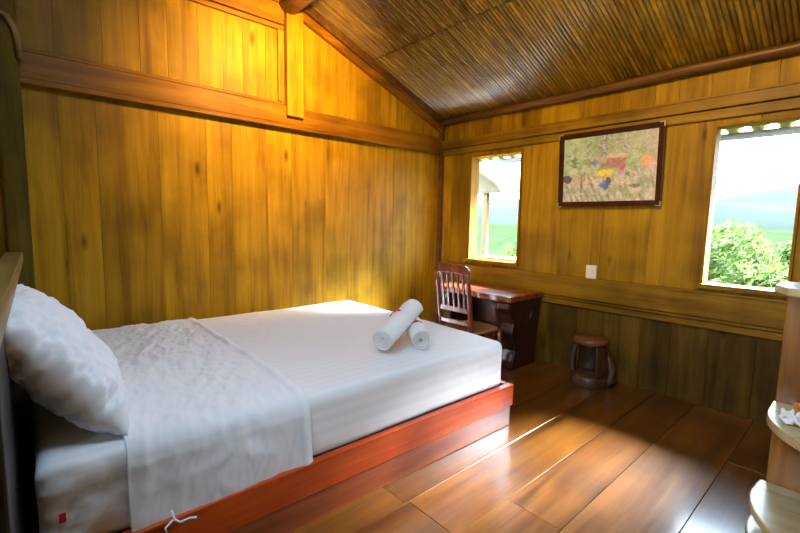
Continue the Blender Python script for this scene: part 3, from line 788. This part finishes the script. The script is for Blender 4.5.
# ------------------------------------------------------------------ outside
# eave over the windows: a row of bamboo gutters resting on a pole
ev = empty('eave', (0, 0, 0), 0, 'bamboo eave of scalloped poles seen through the top of the windows', 'eave')
M_bamy = wood('pale_bamboo', (.30, .20, .05), (.44, .31, .09), (.52, .38, .12), 'y', .4, stain=.2, var=.2, knots=0)
M_pole = plain('grey_pole', (.42, .40, .44), .6, .2)
culm = None
for i in range(34):
    x = -1.6 + i * .17
    b = MB()
    b.tube([(x, .12, 2.395), (x, .6, 2.265), (x, 1.10, 2.148)], .062, 12)
    b.build('bamboo_culm', M_bamy, ev)
b = MB(); b.box(-1.75, 4.3, .11, 1.06, -.012, .012, Matrix.Translation((0, 0, 2.515)) @ Matrix.Shear('XZ', 4, (0, 0)) @ Matrix.Rotation(0, 4, 'X'))
bo = MB(); bo.add([(-1.75, .12, 2.41), (4.3, .12, 2.41), (4.3, 1.08, 2.160), (-1.75, 1.08, 2.160), (-1.75, .12, 2.44), (4.3, .12, 2.44), (4.3, 1.08, 2.19), (-1.75, 1.08, 2.19)],
    [(0, 1, 2, 3), (7, 6, 5, 4), (0, 4, 5, 1), (1, 5, 6, 2), (2, 6, 7, 3), (3, 7, 4, 0)]); bo.build('eave_board', M_pole, ev)
b = MB(); b.tube([(-.20, 1.0, 2.078), (2, 1.0, 2.074), (4.2, 1.0, 2.070)], .032, 12); b.build('eave_pole', M_pole, ev)

# neighbouring hut seen through the small window
M_thatch = wood('thatch', (.08, .055, .022), (.12, .085, .04), (.15, .11, .055), 'y', .8, stain=.2, var=.1, knots=0)
M_hut = wood('hut_wood', (.08, .035, .004), (.14, .065, .008), (.18, .09, .014), 'z', .6, stain=.2, var=.1, knots=0)
ht = empty('hut', (-2.6, 3.8, -1.0), 0, 'open wooden hut with a curved roof, outside the small window', 'hut')
for (px_, py_) in ((.98, -.8), (.98, 1.2), (-1.2, -.8), (-1.2, 1.2)):
    b = MB(); b.box(px_ - .05, px_ + .05, py_ - .05, py_ + .05, 0, 3.15); b.build('post', M_hut, ht, .006)
b = MB(); vs = []
prf = [(-2.0, 2.95), (-1.4, 3.25), (-.6, 3.65), (0, 3.85), (.6, 3.62), (1.1, 3.3), (1.4, 3.12), (1.54, 2.97)]
for y in (-1.15, 1.5):
    for x, z in prf: vs.append((x, y, z))
    for x, z in reversed(prf): vs.append((x, y, z - .12))
m_ = len(prf) * 2
b.add(vs, [tuple(range(m_)), tuple(reversed(range(m_, 2 * m_)))] + [(i, m_ + i, m_ + (i + 1) % m_, (i + 1) % m_) for i in range(m_)])
b.build('roof', M_thatch, ht)
b = MB(); b.prism([(-1.9, 2.86)] + [(x, z - .125) for x, z in prf[1:-1]] + [(1.50, 2.84)], -.90, -.84, Matrix(((1, 0, 0, 0), (0, 0, 1, 0), (0, 1, 0, 0), (0, 0, 0, 1)))); b.build('gable', M_thatch, ht)
b = MB(); b.box(-1.3, 1.1, -.9, 1.3, -.0, .15); b.build('hut_floor', M_jamb, ht)
b = MB(); b.box(-1.2, 1.0, -.84, -.78, 1.05, 1.12); b.box(-1.2, 1.0, -.84, -.78, .6, .65); b.build('railing', M_jamb, ht)

# hillside ground and far hills
def leaf_mat(name, c1, c2):
    m, nt, bs = newmat(name); L = nt.links.new; g = N(nt, 'ShaderNodeNewGeometry'); r = ramp(nt, [(0, c1), (1, c2)])
    L(g.outputs['Random Per Island'], r.inputs[0]); L(r.outputs[0], bs.inputs['Base Color']); bs.inputs['Roughness'].default_value = .7; bs.inputs['Specular IOR Level'].default_value = .05
    tr_ = N(nt, 'ShaderNodeBsdfTranslucent'); L(r.outputs[0], tr_.inputs[0]); mx = N(nt, 'ShaderNodeMixShader'); mx.inputs[0].default_value = .35
    L(bs.outputs[0], mx.inputs[1]); L(tr_.outputs[0], mx.inputs[2]); L(mx.outputs[0], nt.nodes['Material Output'].inputs[0]); return m
M_leaf = leaf_mat('light_green_leaves', (.034, .062, .013), (.066, .092, .031))
M_leaf2 = leaf_mat('yellow_green_leaves', (.044, .072, .013), (.08, .10, .031))
M_grass = plain('hillside_grass', (.014, .023, .009), .9, .3, .7)
M_hill1 = plain('wooded_hill', (.021, .026, .021), .95, .15, .05)
M_hill2 = plain('far_hill', (.025, .027, .027), .95, .08, .02)  # haze of distance is mixed into this greyed colour
M_bark = plain('bark', (.2, .15, .1), .8, .2)
def ground():
    b = MB(); nx, ny = 60, 60; vs = []
    for i in range(nx + 1):
        for j in range(ny + 1):
            x = -60 + 120 * i / nx; y = -40 + 100 * j / ny
            z = -1.0 - .10 * max(0, y - 1) * (1 if y < 20 else 20 / y) + .6 * fbm(x * .07, y * .07, 0, 3) * min(1, max(0, (y - 3)) / 6)
            if y > 20: z += (y - 20) * .10
            vs.append((x, y, z))
    b.add(vs, [(i * (ny + 1) + j, (i + 1) * (ny + 1) + j, (i + 1) * (ny + 1) + j + 1, i * (ny + 1) + j + 1) for i in range(nx) for j in range(ny)], True)
    return tag(b.build('ground', M_grass), kind='structure')
ground()
def ridge(name, m, y, depth, zb, zt, seed, x0=-160, x1=160, kind='structure'):
    b = MB(); nx, ny = 90, 14; vs = []
    for i in range(nx + 1):
        x = x0 + (x1 - x0) * i / nx
        for j in range(ny + 1):
            t = j / ny; pk = zt * (.72 + .5 * fbm(x * .018, seed, 1, 4)); z = zb + (pk - zb) * math.sin(t * PI / 2) + 1.2 * fbm(x * .12, t * 4, seed, 3)
            vs.append((x, y + depth * t, z))
    b.add(vs, [(i * (ny + 1) + j, (i + 1) * (ny + 1) + j, (i + 1) * (ny + 1) + j + 1, i * (ny + 1) + j + 1) for i in range(nx) for j in range(ny)], True)
    return tag(b.build(name, m), kind=kind)
ridge('hills', M_hill1, 55, 30, -6, 6.5, 3.3)
ridge('far_hills', M_hill2, 110, 60, -10, 16, 8.1, -300, 300)
def leaves(b, c, rad, n_, size):
    for _ in range(n_):
        d = Vector((random.gauss(0, 1), random.gauss(0, 1), random.gauss(0, 1))).normalized()
        rr = random.uniform(.55, 1.0) ** .5 * (1 + .25 * noise.noise(d * 2.2 + Vector(c)))
        p = Vector(c) + Vector((d.x * rad[0], d.y * rad[1], d.z * rad[2])) * rr
        a = Vector((random.gauss(0, 1), random.gauss(0, 1), random.gauss(0, 1))).normalized(); q = a.orthogonal().normalized(); w_ = a.cross(q)
        s_ = size * random.uniform(.6, 1.3)
        b.add([p - q * s_, p + w_ * s_ * .45, p + q * s_, p - w_ * s_ * .45], [(0, 1, 2, 3)])
def tree(x, y, zb, zt, r, m, label, nm='tree', nl=1300, size=.11):
    e = empty(nm, (x, y, zb), 0, label, 'tree' if nm == 'tree' else 'bush', 'trees and bushes on the hillside')
    b = MB(); h = zt - zb
    b.tube([(0, 0, -.3), (.05, .02, h * .35), (-.04, 0, h * .7)], [.09, .07, .03], 8)
    b.tube([(.05, .02, h * .35), (r * .4, 0, h * .7)], [.05, .02], 6); b.tube([(.05, .02, h * .3), (-r * .45, .1, h * .65)], [.05, .02], 6)
    b.build('trunk', M_bark, e)
    b = MB()
    for k in range(6):
        q = k * 1.05; cx, cy, cz = r * .5 * math.cos(q), r * .5 * math.sin(q), h * random.uniform(.5, .78)
        leaves(b, (cx, cy, cz), (r * .6, r * .6, h * .24), nl // 7, size)
    leaves(b, (0, 0, h * .78), (r * .55, r * .55, h * .22), nl // 7, size)
    b.build('foliage', m, e); return e
tree(1.75, 5.2, -1.4, 1.42, 1.0, M_leaf2, 'leafy tree just outside the large window, its crown at mid pane', nl=9000, size=.055)
tree(2.45, 8.2, -1.6, 1.15, .8, M_leaf, 'paler rounded tree right of the tallest tree outside the large window', nl=9000, size=.055)
tree(.80, 8.6, -1.7, 1.05, 1.0, M_leaf, 'low bushy tree at the left of the large window', nm='bush', nl=3000, size=.085)
tree(2.50, 3.1, -1.2, .84, .55, M_leaf2, 'yellow-green bush low in the large window', nm='bush', nl=8000, size=.05)
tree(-3.9, 9.3, -2.0, .95, 1.5, M_leaf2, 'bright green bush low in the small window behind the hut', nm='bush', nl=3600, size=.1)
tree(-1.7, 6.6, -1.7, .55, 1.1, M_leaf, 'pale green bush at the right of the small window', nm='bush', nl=7000, size=.055)
tree(-5.5, 17, -2.6, 2.6, 2.4, M_leaf, 'distant hazy tree seen through the small window', nl=3600, size=.2)

# ------------------------------------------------------------------ daylight
sl = bpy.data.lights.new('veiled_sun', 'SUN'); sl.energy = 80; sl.angle = math.radians(24); sl.color = (.80, .90, 1)
so_l = bpy.data.objects.new('veiled_sun', sl); COL.objects.link(so_l)
so_l.rotation_euler = Vector((-.34, -1, -.78)).to_track_quat('-Z', 'Y').to_euler()
wd = bpy.data.worlds.new('sky'); SC.world = wd; wd.use_nodes = True; nt = wd.node_tree
bg = nt.nodes['Background']; tc = nt.nodes.new('ShaderNodeTexCoord'); sp = nt.nodes.new('ShaderNodeSeparateXYZ'); nt.links.new(tc.outputs['Generated'], sp.inputs[0])
r = ramp(nt, [(.0, (.62, .82, 1.0)), (.25, (.64, .83, 1.0)), (1.0, (.52, .75, 1.0))]); nt.links.new(sp.outputs[2], r.inputs[0]); nt.links.new(r.outputs[0], bg.inputs[0])
bg.inputs[1].default_value = 10.0
def portal(name, loc, rot, sx, sy):
    l = bpy.data.lights.new(name, 'AREA'); l.shape = 'RECTANGLE'; l.size = sx; l.size_y = sy; l.cycles.is_portal = True
    o = bpy.data.objects.new(name, l); COL.objects.link(o); o.location = loc; o.rotation_euler = rot
portal('portal_window', ((W1[0] + W1[1]) / 2, .13, (W1[2] + W1[3]) / 2), (math.radians(-90), 0, 0), W1[1] - W1[0], W1[3] - W1[2])
portal('portal_window', ((W2[0] + W2[1]) / 2, .13, (W2[2] + W2[3]) / 2), (math.radians(-90), 0, 0), W2[1] - W2[0], W2[3] - W2[2])
portal('portal_window', ((W3[0] + W3[1]) / 2, YC - .14, (W3[2] + W3[3]) / 2), (math.radians(90), 0, 0), W3[1] - W3[0], W3[3] - W3[2])

sky_a = math.atan2(.70, 1.60)
portal('portal_roof', ((FILL_OPENING[0] + FILL_OPENING[1]) / 2, (FILL_OPENING[2] + FILL_OPENING[3]) / 2, rz((FILL_OPENING[2] + FILL_OPENING[3]) / 2) + .08), (sky_a, 0, 0), FILL_OPENING[1] - FILL_OPENING[0], (FILL_OPENING[3] - FILL_OPENING[2]) / math.cos(sky_a))
SC.view_settings.view_transform = 'Standard'; SC.view_settings.look = 'None'; SC.view_settings.gamma = 1; SC.view_settings.use_curve_mapping = False
SC.view_settings.exposure = 1.4
SC.cycles.max_bounces = 10; SC.cycles.diffuse_bounces = 6
